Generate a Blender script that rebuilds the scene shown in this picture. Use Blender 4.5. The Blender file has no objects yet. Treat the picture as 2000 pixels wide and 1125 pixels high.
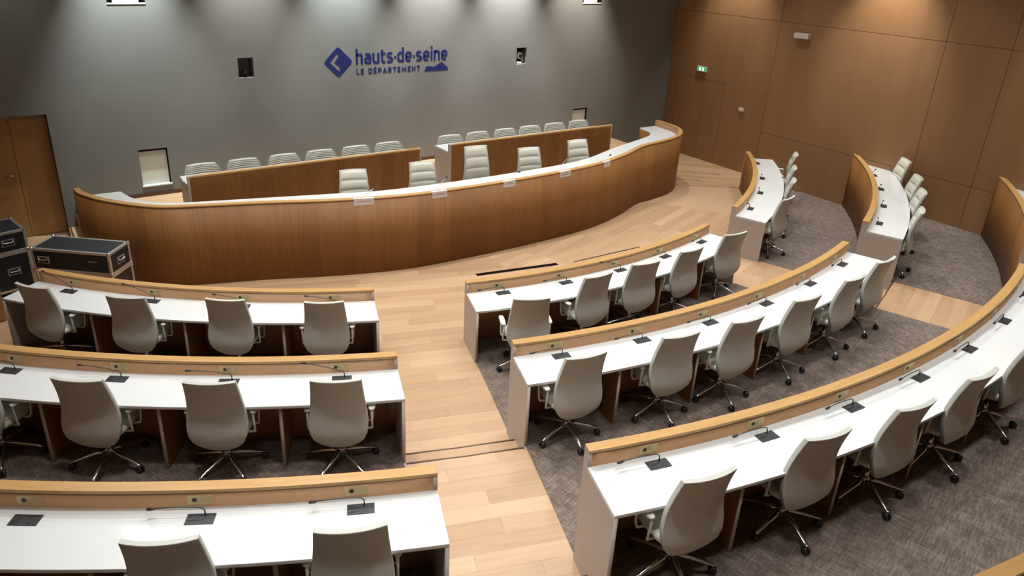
import bpy, math, random
from mathutils import Vector, Matrix
random.seed(7)
S = bpy.context.scene
COL = S.collection
R_ = math.radians
sin, cos, pi = math.sin, math.cos, math.pi

# ------------------------------------------------------------------ room numbers (metres)
CX, CY = 6.963, 16.2            # centre of the curved seating
RR = [9.07, 11.18, 13.31, 15.41]  # radius of each row's front panel
ST = 0.279                      # rise from tier to tier
WR, WL, WB, WF, CEIL = 14.97, -1.05, 13.96, -2.6, 6.3

# ------------------------------------------------------------------ camera
F, PX, PY = 1425.87, -28.86, -72.65
ROT = [[0.8322486471755347, 0.18249718743391574, -0.5235045041384101],
       [-0.5528768049155574, 0.34321082635972366, -0.7592980753668749],
       [0.041102650289941076, 0.9213582936340161, 0.38653520782841627]]
cd = bpy.data.cameras.new('camera'); cam = bpy.data.objects.new('camera', cd); COL.objects.link(cam)
m = Matrix(ROT).to_4x4(); m.translation = Vector((0, 0, 5)); cam.matrix_world = m
cd.sensor_width = 36; cd.lens = F * 36 / 2000
cd.shift_x = -PX / 2000; cd.shift_y = PY / 2000
cd.clip_start = 0.05; cd.clip_end = 100
S.camera = cam

# ------------------------------------------------------------------ world, lights, exposure
w = bpy.data.worlds.new('world'); S.world = w; w.use_nodes = True
w.node_tree.nodes['Background'].inputs[0].default_value = (0.9, 0.95, 1, 1)
w.node_tree.nodes['Background'].inputs[1].default_value = 0.1
S.view_settings.view_transform = 'Standard'; S.view_settings.look = 'None'
S.view_settings.gamma = 1; S.view_settings.use_curve_mapping = False
S.view_settings.exposure = -0.40

def area(loc, size, power, color, target=None, spread=150):
    l = bpy.data.lights.new('ceiling_and_fill_light', 'AREA'); l.shape = 'DISK'; l.size = size
    l.energy = power; l.color = color; l.spread = R_(spread)
    o = bpy.data.objects.new('ceiling_and_fill_light', l); COL.objects.link(o); o.location = loc
    if target is not None:
        o.rotation_euler = (Vector(target) - Vector(loc)).to_track_quat('-Z', 'Y').to_euler()
def spot(loc, target, power, color, angle, blend=1.0, size=0.06):
    l = bpy.data.lights.new('wall_washer', 'SPOT'); l.energy = power; l.color = color
    l.spot_size = R_(angle); l.spot_blend = blend; l.shadow_soft_size = size
    o = bpy.data.objects.new('wall_washer', l); COL.objects.link(o); o.location = loc
    o.rotation_euler = (Vector(target) - Vector(loc)).to_track_quat('-Z', 'Y').to_euler()

WARM, NEUT, COOL = (1.0, 0.93, 0.82), (1.0, 0.985, 0.955), (0.90, 1.0, 0.96)
for gy, ty, pw, sp_ in ((2.4, 2.0, 25, 90), (5.2, 3.6, 40, 100), (7.8, 6.3, 44, 95), (10.2, 9.2, 36, 90)):
    for gx in (0.6, 2.7, 4.8, 6.9, 9.0, 11.1, 13.2):
        area((gx, gy, 6.2), 0.35, pw * (1.25 if gx < 4 and gy < 7 else (.85 if gx > 10 else 1)), NEUT, (gx, ty, 0.5), sp_)
for gx in (2.2, 4.6, 7.0, 9.4, 11.8):
    area((gx, 12.1, 6.2), 0.35, 32, NEUT, spread=74)
for gx in (1.6, 4.2, 6.8, 9.4, 12.0):  # added fill row tilted at the stage, no known lamps behind it
    area((gx, 6.6, 6.2), 0.35, 17, NEUT, (gx, 10.4, 0.3), 80)
WASH = [(0.1, 70, COOL), (1.95, 1000, COOL), (3.9, 600, NEUT), (5.75, 1000, COOL), (7.7, 1150, NEUT), (9.6, 1300, NEUT), (11.6, 900, WARM)]
for x, p, c in WASH:
    spot((x, 13.40, 5.6), (x, 13.96, 3.4), p * 1.7, c, 62, 1.0, 0.04)
for y, p in [(12.0, 700), (8.3, 900), (4.4, 350)]:
    spot((14.25, y, 5.9), (14.97, y, 3.2), p, WARM, 66, 1.0, 0.06)

# ------------------------------------------------------------------ materials
def mat(name, base=(.8, .8, .8), rough=.5, metal=0.0, spec=None, coat=0):
    m = bpy.data.materials.new(name); m.use_nodes = True
    b = m.node_tree.nodes['Principled BSDF']
    b.inputs['Base Color'].default_value = (*base, 1); b.inputs['Roughness'].default_value = rough
    b.inputs['Metallic'].default_value = metal
    if spec is not None: b.inputs['Specular IOR Level'].default_value = spec
    if coat: b.inputs['Coat Weight'].default_value = coat; b.inputs['Coat Roughness'].default_value = .15
    return m
def N(m, t, **k):
    n = m.node_tree.nodes.new(t)
    for a, v in k.items():
        if a.startswith('i_'): n.inputs[int(a[2:])].default_value = v
        else: setattr(n, a, v)
    return n
def L(m, a, b): m.node_tree.links.new(a, b)
def ramp(m, fac, stops):
    r = N(m, 'ShaderNodeValToRGB'); e = r.color_ramp.elements
    e[0].position, e[0].color = stops[0][0], (*stops[0][1], 1)
    e[1].position, e[1].color = stops[-1][0], (*stops[-1][1], 1)
    for p, c in stops[1:-1]:
        q = e.new(p); q.color = (*c, 1)
    L(m, fac, r.inputs[0]); return r.outputs[0]
def noise(m, vec, scale, detail=4, rough=.55, dist=0):
    n = N(m, 'ShaderNodeTexNoise'); n.inputs['Scale'].default_value = scale
    n.inputs['Detail'].default_value = detail; n.inputs['Roughness'].default_value = rough
    n.inputs['Distortion'].default_value = dist
    L(m, vec, n.inputs['Vector']); return n.outputs['Fac']
def mapping(m, vec, scale=(1, 1, 1), rot=(0, 0, 0)):
    n = N(m, 'ShaderNodeMapping'); n.inputs['Scale'].default_value = scale; n.inputs['Rotation'].default_value = rot
    L(m, vec, n.inputs['Vector']); return n.outputs[0]
def math_(m, op, a, b=None):
    n = N(m, 'ShaderNodeMath', operation=op)
    for i, v in enumerate((a, b)):
        if v is None: continue
        if isinstance(v, (int, float)): n.inputs[i].default_value = v
        else: L(m, v, n.inputs[i])
    return n.outputs[0]
def bump(m, h, strength=.1, dist=.01):
    n = N(m, 'ShaderNodeBump'); n.inputs['Strength'].default_value = strength; n.inputs['Distance'].default_value = dist
    L(m, h, n.inputs['Height']); L(m, n.outputs[0], m.node_tree.nodes['Principled BSDF'].inputs['Normal'])

def veneer(name, dark, mid, light, leaf=.17, rough=.42, tone=.5, grain=1.0, leafdir=True):
    """wood veneer mapped on UV in metres, the grain running along v"""
    m = mat(name, mid, rough)
    uv = N(m, 'ShaderNodeUVMap').outputs[0]
    sep = N(m, 'ShaderNodeSeparateXYZ'); L(m, uv, sep.inputs[0])
    fl = math_(m, 'FLOOR', math_(m, 'DIVIDE', sep.outputs[0], leaf))
    wn = N(m, 'ShaderNodeTexWhiteNoise', noise_dimensions='1D'); L(m, fl, wn.inputs['W'])
    g1 = noise(m, mapping(m, uv, (26 * grain, 1.1, 1)), 1.0, 5, .6, .6)
    g2 = noise(m, mapping(m, uv, (150, 5, 1)), 1.0, 3, .6)
    g3 = noise(m, mapping(m, uv, (1.6, .35, 1)), 1.0, 2)
    f = math_(m, 'ADD', math_(m, 'MULTIPLY', g1, .55), math_(m, 'MULTIPLY', g2, .25))
    f = math_(m, 'ADD', f, math_(m, 'MULTIPLY', math_(m, 'SUBTRACT', wn.outputs[0], .5), .22 * tone * 2))
    f = math_(m, 'ADD', f, math_(m, 'MULTIPLY', g3, .25))
    L(m, ramp(m, f, [(.28, dark), (.52, mid), (.8, light)]), m.node_tree.nodes['Principled BSDF'].inputs['Base Color'])
    return m
M = {}
M['veneer'] = veneer('oak_veneer_vertical', (.150, .056, .011), (.220, .091, .019), (.290, .135, .034), .31, .6, .30)  # front oak's own darker tint plus grazing shade put into the colour
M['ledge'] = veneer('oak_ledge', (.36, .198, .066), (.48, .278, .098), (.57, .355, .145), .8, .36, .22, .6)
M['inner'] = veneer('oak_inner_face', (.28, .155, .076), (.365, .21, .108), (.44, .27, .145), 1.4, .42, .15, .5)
def wall_wood():
    m = mat('wall_wood', (.2, .1, .05), .5)
    tc = N(m, 'ShaderNodeTexCoord').outputs['Object']
    oi = N(m, 'ShaderNodeObjectInfo').outputs['Random']
    g = noise(m, mapping(m, tc, (3, 3, .25)), 1, 3)
    g2 = noise(m, mapping(m, tc, (60, 60, 2)), 1, 3)
    f = math_(m, 'ADD', math_(m, 'MULTIPLY', g, .5), math_(m, 'ADD', math_(m, 'MULTIPLY', g2, .25), math_(m, 'MULTIPLY', oi, .2)))
    L(m, ramp(m, f, [(.25, (.245, .128, .056)), (.75, (.335, .185, .088))]), m.node_tree.nodes['Principled BSDF'].inputs['Base Color'])
    return m
M['wallwood'] = wall_wood()
M['doorwood'] = mat('door_wood', (.36, .19, .07), .42)
def parquet(name, slab=False):
    m = mat(name, (.5, .33, .2), .38)
    tc = N(m, 'ShaderNodeTexCoord').outputs['Object']
    oi = N(m, 'ShaderNodeObjectInfo').outputs['Random']
    comb = N(m, 'ShaderNodeCombineXYZ'); L(m, math_(m, 'MULTIPLY', oi, 37.0), comb.inputs[0]); L(m, math_(m, 'MULTIPLY', oi, 91.0), comb.inputs[1])
    ad = N(m, 'ShaderNodeVectorMath', operation='ADD'); L(m, tc, ad.inputs[0]); L(m, comb.outputs[0], ad.inputs[1])
    v = ad.outputs[0]
    g1 = noise(m, mapping(m, v, (.9, 14, 1)), 1, 4, .6, .8)
    g2 = noise(m, mapping(m, v, (4, 110, 1)), 1, 3, .6)
    f = math_(m, 'ADD', math_(m, 'MULTIPLY', g1, .42), math_(m, 'MULTIPLY', g2, .18))
    f = math_(m, 'ADD', f, math_(m, 'ADD', math_(m, 'MULTIPLY', oi, .34), .0))
    L(m, ramp(m, f, [(.22, (.37, .232, .130)), (.48, (.47, .307, .180)), (.80, (.575, .395, .250))]), m.node_tree.nodes['Principled BSDF'].inputs['Base Color'])
    return m
M['parquet'] = parquet('oak_parquet')
def carpet():
    m = mat('woven_carpet', (.14, .12, .11), .95, spec=.1)
    tc = N(m, 'ShaderNodeTexCoord').outputs['Object']
    tc = mapping(m, tc, (1, 1, 1), (0, 0, R_(-14)))
    sep = N(m, 'ShaderNodeSeparateXYZ'); L(m, tc, sep.inputs[0])
    a = noise(m, mapping(m, tc, (85, 9, 1)), 1, 3, .7)
    b = noise(m, mapping(m, tc, (9, 85, 1)), 1, 3, .7)
    c = noise(m, mapping(m, tc, (9, 9, 1)), 1, 2)
    fx = math_(m, 'FLOOR', math_(m, 'MULTIPLY', sep.outputs[0], 2)); fy = math_(m, 'FLOOR', math_(m, 'MULTIPLY', sep.outputs[1], 2))
    cb = N(m, 'ShaderNodeCombineXYZ'); L(m, fx, cb.inputs[0]); L(m, fy, cb.inputs[1])
    wn = N(m, 'ShaderNodeTexWhiteNoise', noise_dimensions='2D'); L(m, cb.outputs[0], wn.inputs['Vector'])
    # neighbouring tiles turn their weave
    mix = N(m, 'ShaderNodeMix', data_type='FLOAT'); L(m, math_(m, 'MULTIPLY', wn.outputs[0], .5), mix.inputs[0])
    L(m, a, mix.inputs[2]); L(m, b, mix.inputs[3])
    f = math_(m, 'ADD', math_(m, 'MULTIPLY', math_(m, 'ADD', mix.outputs[0], math_(m, 'MULTIPLY', b, .5)), .6), math_(m, 'MULTIPLY', c, .16))
    f = math_(m, 'ADD', f, math_(m, 'MULTIPLY', wn.outputs[0], .03))
    L(m, ramp(m, f, [(.34, (.070, .052, .043)), (.52, (.145, .115, .098)), (.72, (.30, .25, .220))]), m.node_tree.nodes['Principled BSDF'].inputs['Base Color'])
    bump(m, f, .5, .006)
    return m
M['carpet'] = carpet()
def plaster():
    m = mat('grey_wall_paint', (.2, .2, .19), .75, spec=.25)
    tc = N(m, 'ShaderNodeTexCoord').outputs['Object']
    f = noise(m, tc, 1.2, 3); L(m, ramp(m, f, [(.3, (.168, .168, .160)), (.7, (.184, .184, .175))]), m.node_tree.nodes['Principled BSDF'].inputs['Base Color'])
    return m
M['plaster'] = plaster()
M['white'] = mat('white_laminate_top', (.67, .70, .705), .09)
M['side'] = mat('off_white_laminate_side', (.47, .42, .385), .5)
M['ceiling'] = mat('ceiling_paint', (.5, .48, .45), .8)
def leather():
    m = mat('ivory_leather', (.48, .495, .45), .45)
    tc = N(m, 'ShaderNodeTexCoord').outputs['Object']
    bump(m, noise(m, tc, 260, 3), .06, .002)
    return m
M['leather'] = leather()
M['leather_front'] = mat('ivory_leather_cushion', (.62, .63, .55), .45)  # same leather lightened, light missing on the cushions put into the base colour
M['armwhite'] = mat('white_plastic', (.66, .64, .60), .35)
M['chrome'] = mat('polished_aluminium', (.66, .66, .67), .16, 1.0)
M['blackpl'] = mat('black_plastic', (.018, .018, .020), .4)
M['micblack'] = mat('microphone_black', (.022, .026, .032), .45)
M['brass'] = mat('champagne_socket_plate', (.60, .48, .25), .4, .15)
M['navy'] = mat('navy_blue_lettering', (.008, .016, .115), .45)
M['darkwood'] = mat('dark_wood_trim', (.075, .034, .018), .5)
M['paper'] = mat('white_paper', (.72, .66, .66), .7)
M['ink'] = mat('printed_ink', (.09, .09, .14), .7)
M['caseblack'] = mat('black_laminate_case', (.020, .021, .024), .38)
M['casetop'] = mat('dark_blue_grey_case_lid', (.018, .023, .029), .5)
M['alu'] = mat('brushed_aluminium', (.72, .72, .71), .38, .8)
M['blind'] = mat('white_blind', (.60, .62, .58), .7)
M['black'] = mat('matt_black', (.006, .004, .004), .9, spec=.05)
M['glossblack'] = mat('lens_black', (.01, .01, .012), .1)
def emis(name, c, s):
    m = mat(name, c, .5); b = m.node_tree.nodes['Principled BSDF']
    b.inputs['Emission Color'].default_value = (*c, 1); b.inputs['Emission Strength'].default_value = s; return m
M['exitgreen'] = emis('exit_sign_green', (.03, .35, .16), 1.2)
M['exitwhite'] = emis('exit_sign_white', (.75, 1, .95), 2.0)

# ------------------------------------------------------------------ mesh builder
class MB:
    def __init__(s): s.v, s.f, s.uv, s.sm = [], [], [], []
    def face(s, idx, uvs=None, smooth=False):
        s.f.append(tuple(idx)); s.uv.append(uvs or [(0, 0)] * len(idx)); s.sm.append(smooth)
    def box(s, x0, x1, y0, y1, z0, z1, T=None, swap=False):
        n = len(s.v)
        P = [Vector((x, y, z)) for z in (z0, z1) for x, y in ((x0, y0), (x1, y0), (x1, y1), (x0, y1))]
        if T is not None: P2 = [T @ p for p in P]
        else: P2 = P
        s.v += [tuple(p) for p in P2]
        for q in ((0, 3, 2, 1), (4, 5, 6, 7), (0, 1, 5, 4), (1, 2, 6, 5), (2, 3, 7, 6), (3, 0, 4, 7)):
            c = [P[i] for i in q]; nz = (c[1] - c[0]).cross(c[2] - c[1])
            ax = max(range(3), key=lambda i: abs(nz[i]))
            if ax == 2: uv = [(p.y, p.x) for p in c]
            elif ax == 1: uv = [(p.x, p.z) for p in c]
            else: uv = [(p.y, p.z) for p in c]
            if swap: uv = [(b, a) for a, b in uv]
            s.face([n + i for i in q], uv)
        return s
    def prism(s, pts, z0, z1, smooth=False, uvfun=None):
        """pts: ccw outline in x,y"""
        n = len(s.v); k = len(pts)
        a = sum(pts[i][0] * pts[(i + 1) % k][1] - pts[(i + 1) % k][0] * pts[i][1] for i in range(k))
        if a < 0: pts = pts[::-1]
        s.v += [(x, y, z0) for x, y in pts] + [(x, y, z1) for x, y in pts]
        s.face([n + i for i in range(k - 1, -1, -1)], [(pts[i][1], pts[i][0]) for i in range(k - 1, -1, -1)])
        s.face([n + k + i for i in range(k)], [(p[1], p[0]) for p in pts])
        u = 0
        for i in range(k):
            j = (i + 1) % k; d = math.dist(pts[i], pts[j])
            s.face([n + i, n + j, n + k + j, n + k + i], [(u, z0), (u + d, z0), (u + d, z1), (u, z1)], smooth); u += d
        return s
    def strip(s, A, B, z0, z1, grain='v', closed_ends=True, top=True):
        """solid between two equally long polylines A (outer) and B (inner)"""
        n = len(s.v); k = len(A)
        for p in A: s.v.append((p[0], p[1], z0))
        for p in A: s.v.append((p[0], p[1], z1))
        for p in B: s.v.append((p[0], p[1], z0))
        for p in B: s.v.append((p[0], p[1], z1))
        u = [0]
        for i in range(1, k): u.append(u[-1] + math.dist(A[i - 1], A[i]))
        def q(a, b): return (a, b) if grain == 'v' else (b, a)
        def wd(i): return math.dist(A[i], B[i])
        for i in range(k - 1):
            j = i + 1
            s.face([n + i, n + j, n + k + j, n + k + i], [q(u[i], z0), q(u[j], z0), q(u[j], z1), q(u[i], z1)], True)
            s.face([n + 2 * k + j, n + 2 * k + i, n + 3 * k + i, n + 3 * k + j], [q(u[j], z0), q(u[i], z0), q(u[i], z1), q(u[j], z1)], True)
            s.face([n + k + i, n + k + j, n + 3 * k + j, n + 3 * k + i], [(0, u[i]), (0, u[j]), (wd(j), u[j]), (wd(i), u[i])])
            s.face([n + j, n + i, n + 2 * k + i, n + 2 * k + j], [(0, u[j]), (0, u[i]), (wd(i), u[i]), (wd(j), u[j])])
        s.face([n, n + k, n + 3 * k, n + 2 * k], [(0, z0), (0, z1), (.1, z1), (.1, z0)])
        e = k - 1
        s.face([n + k + e, n + e, n + 2 * k + e, n + 3 * k + e], [(0, z1), (0, z0), (.1, z0), (.1, z1)])
        return s
    def tube(s, path, r, n=8, caps=True, smooth=True):
        path = [Vector(p) for p in path]; k = len(path)
        rs = r if isinstance(r, (list, tuple)) else [r] * k
        base = len(s.v); up = None
        for i, p in enumerate(path):
            t = (path[min(i + 1, k - 1)] - path[max(i - 1, 0)]).normalized()
            if up is None:
                up = Vector((0, 0, 1)) if abs(t.z) < .9 else Vector((1, 0, 0))
            x = t.cross(up).normalized(); y = x.cross(t).normalized(); up = y
            for j in range(n):
                a = 2 * pi * j / n; s.v.append(tuple(p + (x * cos(a) + y * sin(a)) * rs[i]))
        for i in range(k - 1):
            for j in range(n):
                a = base + i * n + j; b = base + i * n + (j + 1) % n
                s.face([a, a + n, b + n, b], None, smooth)
        if caps:
            s.face([base + j for j in range(n)]); s.face([base + (k - 1) * n + j for j in range(n - 1, -1, -1)])
        return s
    def grid(s, P, smooth=True, closed_u=False):
        """P[i][j] points"""
        base = len(s.v); a = len(P); b = len(P[0])
        for row in P: s.v += [tuple(p) for p in row]
        for i in range(a - 1):
            for j in range(b - 1):
                s.face([base + i * b + j, base + i * b + j + 1, base + (i + 1) * b + j + 1, base + (i + 1) * b + j], None, smooth)
        return base
    def mesh(s, name):
        me = bpy.data.meshes.new(name); me.from_pydata(s.v, [], s.f)
        uvl = me.uv_layers.new(name='UVMap')
        flat = []
        for u in s.uv:
            for p in u: flat += [p[0], p[1]]
        uvl.data.foreach_set('uv', flat)
        me.polygons.foreach_set('use_smooth', s.sm); me.update(); return me
    def build(s, name, material, parent=None, bevel=0, recalc=False):
        me = s.mesh(name)
        if recalc:
            import bmesh
            b = bmesh.new(); b.from_mesh(me); bmesh.ops.recalc_face_normals(b, faces=b.faces); b.to_mesh(me); b.free()
        me.materials.append(M[material] if isinstance(material, str) else material)
        o = bpy.data.objects.new(name, me); COL.objects.link(o)
        if parent is not None: o.parent = parent
        if bevel:
            md = o.modifiers.new('bevel', 'BEVEL'); md.width = bevel; md.segments = 2; md.limit_method = 'ANGLE'; md.angle_limit = R_(40)
        return o
def tag(o, label=None, cat=None, group=None, kind=None):
    if label: o['label'] = label
    if cat: o['category'] = cat
    if group: o['group'] = group
    if kind: o['kind'] = kind
    return o
def empty(name, loc=(0, 0, 0), rz=0):
    o = bpy.data.objects.new(name, None); o.location = loc; o.rotation_euler = (0, 0, rz); o.empty_display_size = .1
    COL.objects.link(o); return o
def struct(mb, name, material, label, **k):
    return tag(mb.build(name, material, **k), label, None, None, 'structure')
def copy_tree(o, parent=None):
    c = o.copy(); COL.objects.link(c); c.parent = parent
    for ch in list(o.children): copy_tree(ch, c)
    return c
def polar(th, r): a = R_(th); return (CX + r * sin(a), CY - r * cos(a))
def arc(r, t0, t1, n): return [polar(t0 + (t1 - t0) * i / n, r) for i in range(n + 1)]
def cl(p): return (min(max(p[0], WL), WR), p[1])
def catmull(P, per=6):
    P = [Vector((*p, 0)) for p in P]; out = []
    for i in range(len(P) - 1):
        p0 = P[max(i - 1, 0)]; p1 = P[i]; p2 = P[i + 1]; p3 = P[min(i + 2, len(P) - 1)]
        if i == 0: p0 = p1 * 2 - p2
        if i == len(P) - 2: p3 = p2 * 2 - p1
        for j in range(per):
            t = j / per
            q = .5 * ((2 * p1) + (p2 - p0) * t + (2 * p0 - 5 * p1 + 4 * p2 - p3) * t * t + (3 * p1 - p0 - 3 * p2 + p3) * t ** 3)
            out.append((q.x, q.y))
    out.append((P[-1].x, P[-1].y)); return out
def resample(P, n):
    L_ = [0]
    for i in range(1, len(P)): L_.append(L_[-1] + math.dist(P[i - 1], P[i]))
    out = []; k = 0
    for i in range(n + 1):
        d = L_[-1] * i / n
        while k < len(P) - 2 and L_[k + 1] < d: k += 1
        t = (d - L_[k]) / max(1e-9, L_[k + 1] - L_[k])
        out.append((P[k][0] + (P[k + 1][0] - P[k][0]) * t, P[k][1] + (P[k + 1][1] - P[k][1]) * t))
    return out
def offset(P, d):
    out = []
    for i, p in enumerate(P):
        a = P[max(i - 1, 0)]; b = P[min(i + 1, len(P) - 1)]
        t = Vector((b[0] - a[0], b[1] - a[1])).normalized(); out.append((p[0] - t.y * d, p[1] + t.x * d))
    return out
ROTI = Matrix(ROT).transposed()
def pix(p):
    c = ROTI @ (Vector(p) - Vector((0, 0, 5)))
    if c.z > -.1: return (-9999, -9999)
    return (1000 + PX + F * c.x / -c.z, 562.5 + PY - F * c.y / -c.z)
def in_view(p, mg=50):
    u, v = pix(p); return -mg < u < 2000 + mg and -mg < v < 1125 + mg

# block edges: angle of each block's side as a function of radius
def interp(x, T):
    for (a, p), (b, q) in zip(T, T[1:]):
        if x <= b: return p + (q - p) * (x - a) / (b - a)
    return T[-1][1]
def e_in(r): return interp(r, [(5, -13.2), (9.07, -14.9), (11.18, -15.5), (13.31, -16.13), (15.41, -16.6), (19, -17.2)])
def e_out(r): return interp(r, [(5, -25.5), (9.07, -22.5), (11.18, -21.72), (13.31, -21.2), (15.41, -21.1), (19, -21.0)])

# ================================================================== STRUCTURE
struct(MB().prism([(WL, WF), (WR, WF), (WR, WB), (WL, WB)], -.12, -.016), 'floor', 'parquet', 'light oak parquet floor of the chamber')
FLOOR = bpy.data.objects['floor']
struct(MB().box(WL - .2, WR + .2, WF - .2, WB + .6, CEIL, CEIL + .2), 'ceiling', 'ceiling', 'pale ceiling above the chamber')
struct(MB().box(WL - .2, WL, WF - .2, WB + .6, -.12, CEIL), 'wall_left', 'wallwood', 'brown wood panelled side wall on the left')
struct(MB().box(WL - .2, WR + .2, WF - .2, WF, -.12, CEIL), 'wall_rear', 'wallwood', 'brown wood panelled wall behind the viewer')
struct(MB().box(WL, -.53, 10.95, 11.2, 0, CEIL), 'trim_1', 'doorwood', 'wooden pier edge at the far left beside the flight cases')

# grey back wall with its door recess and niches
holes = dict(door=(-1.0, .52, -.016, 2.13, .26), blindL=(1.80, 2.28, .71, 1.375, .09), blindR=(11.72, 12.19, .64, 1.305, .09),
             camL=(3.67, 3.95, 2.53, 2.89, .3), camR=(9.92, 10.20, 2.48, 2.85, .3), topL=(1.67, 2.25, 3.865, 4.45, .35), topR=(11.75, 12.34, 3.82, 4.4, .35))
wb = MB()
xs = sorted({WL, WR} | {h[0] for h in holes.values()} | {h[1] for h in holes.values()})
zs = sorted({-.12, CEIL} | {h[2] for h in holes.values()} | {h[3] for h in holes.values()})
for i in range(len(xs) - 1):
    for j in range(len(zs) - 1):
        xm, zm = (xs[i] + xs[i + 1]) / 2, (zs[j] + zs[j + 1]) / 2
        if any(h[0] < xm < h[1] and h[2] < zm < h[3] for h in holes.values()): continue
        n = len(wb.v); wb.v += [(xs[i], WB, zs[j]), (xs[i + 1], WB, zs[j]), (xs[i + 1], WB, zs[j + 1]), (xs[i], WB, zs[j + 1])]
        wb.face([n, n + 1, n + 2, n + 3])
for h in holes.values():
    x0, x1, z0, z1, d = h; n = len(wb.v)
    wb.v += [(x, y, z) for y in (WB, WB + d) for x, z in ((x0, z0), (x1, z0), (x1, z1), (x0, z1))]
    for a in range(4):
        b = (a + 1) % 4; wb.face([n + b, n + a, n + a + 4, n + b + 4])
    wb.face([n + 4, n + 5, n + 6, n + 7])
wb.box(WL - .2, WR + .2, WB + .45, WB + .6, -.12, CEIL)
struct(wb, 'wall_back', 'plaster', 'tall grey painted wall behind the platform')

# left door in its recess
dr = tag(empty('door_1', (-.03, WB + .2, 0)), 'brown wooden double door recessed in the grey wall at the far left', None, None, 'structure')
def leaf_door(x0, x1):
    return MB().box(x0, x1, 0, .045, .01, 2.1).build('door_leaf', 'doorwood', dr, bevel=.003)
leaf_door(.003, .545); ll = leaf_door(-.96, -.003)
h = MB(); h.tube([(-.07, -.01, 1.12), (-.07, -.055, 1.12), (-.085, -.06, 1.12), (-.20, -.06, 1.12)], .010, 8)
h.tube([(-.07, 0, 1.12), (-.07, -.012, 1.12)], .026, 14); h.build('door_handle', 'chrome', ll)
MB().tube([(-.07, 0, 1.03), (-.07, -.008, 1.03)], .02, 14).build('keyhole_rose', 'chrome', ll)

# window niches with blinds low in the wall
def blind_window(name, key, label):
    x0, x1, z0, z1, d = holes[key]
    o = tag(empty(name, ((x0 + x1) / 2, WB, z0)), label, None, None, 'structure'); hw = (x1 - x0) / 2; hh = z1 - z0
    MB().box(-hw + .005, hw - .02, .055, .07, .0, hh - .035).build('blind', 'blind', o)
    MB().box(-hw - .012, hw + .012, -.025, .072, -.02, .004).build('window_sill', 'blind', o, bevel=.002)
    b = MB(); b.box(-hw, hw, .02, .085, hh - .035, hh - .002); b.box(hw - .018, hw - .001, .02, .085, 0, hh - .035); b.build('window_frame', 'black', o)
blind_window('window_1', 'blindL', 'small low window niche with white blind behind the left end of the platform')
blind_window('window_2', 'blindR', 'small low window niche behind the rightmost rear platform chair')
for nm, key, lb in (('window_3', 'topL', 'lit opening high in the grey wall at the upper left'), ('window_4', 'topR', 'lit opening high in the grey wall at the upper right')):
    x0, x1, z0, z1, d = holes[key]; o = tag(empty(nm, ((x0 + x1) / 2, WB, z0)), lb, None, None, 'structure'); hw = (x1 - x0) / 2
    MB().box(-hw, hw, -.01, .3, -.025, 0).build('window_sill', 'white', o)
    MB().box(-hw + .09, hw - .09, .06, .24, .0, .28).build('lamp_housing', 'blind', o)
    MB().box(-hw, -hw + .03, .0, .3, 0, .5).box(hw - .03, hw, 0, .3, 0, .5).build('window_frame', 'black', o)
# cameras inside the two small square niches
def niche_camera(key, label, white):
    x0, x1, z0, z1, d = holes[key]; mm = 'armwhite' if white else 'blackpl'
    o = tag(empty('wall_camera', ((x0 + x1) / 2, WB + .12, z0)), label, 'camera')
    s_ = 1.5 if white else .8
    MB().tube([(0, 0, 0), (0, 0, .03 * s_)], .055 * s_, 16).build('base', mm, o)
    b = MB(); b.box(-.07 * s_, -.05 * s_, -.03, .03, .02, .16 * s_); b.box(.05 * s_, .07 * s_, -.03, .03, .02, .16 * s_); b.build('yoke', mm, o, bevel=.004)
    MB().tube([(0, .05, .13 * s_), (0, .03, .13 * s_), (0, -.06, .12 * s_), (0, -.075, .12 * s_)], [.03 * s_, .05 * s_, .05 * s_, .04 * s_], 14).build('camera_head', mm, o)
    MB().tube([(0, -.07, .12 * s_), (0, -.10, .117 * s_)], .03 * s_, 14).build('lens', 'glossblack', o)
    if white:
        MB().box(.03, .11, -.06, .02, .22, .32).build('monitor_hood', 'blackpl', o, bevel=.004)
niche_camera('camL', 'dark camera in the small square niche left of the blue logo', False)
niche_camera('camR', 'white camera in the small square niche right of the blue logo', True)

# right wood wall: backing and separate panels with open joints
struct(MB().box(WR + .02, WR + .2, WF, WB + .45, -.12, CEIL), 'wall_right', 'darkwood', 'high right wall clad in brown wood panels')
WALLR = bpy.data.objects['wall_right']
J = .004
def wall_panel(ys, zs_, notch=None):
    """outline in (y,z) extruded through x; notch = (y0,y1,z1) cut for the door"""
    y0, y1 = ys; z0, z1 = zs_
    if notch: a, b, c = notch; P = [(y0, z0), (a, z0), (a, c), (b, c), (b, z0), (y1, z0), (y1, z1), (y0, z1)]
    else: P = [(y0, z0), (y1, z0), (y1, z1), (y0, z1)]
    k = len(P); cy = (y0 + y1) / 2; n = 0; mb = MB()
    mb.v = [(0, p[0] - cy, p[1]) for p in P] + [(.018, p[0] - cy, p[1]) for p in P]
    mb.face([i for i in range(k)][::-1]); mb.face([k + i for i in range(k)])
    for i in range(k): j = (i + 1) % k; mb.face([i, j, k + j, k + i])
    o = mb.build('panel', 'wallwood', WALLR, recalc=True); o.location = (WR, cy, 0); return o
cols = [(13.956, 10.80), (10.80, 7.12), (7.12, 5.97), (5.97, 2.35), (2.35, -1.2), (-1.2, WF)]
for c, (b, a) in enumerate(cols):
    if c == 0:
        wall_panel((a + J, b - J), (0, 3.66 - J), (12.07 - J, 13.63 + J, 2.055))
    else:
        wall_panel((a + J, b - J), (0, 1.12 - J)); wall_panel((a + J, b - J), (1.12 + J, 3.66 - J))
    wall_panel((a + J, b - J), (3.66 + J, 6.29))
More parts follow.
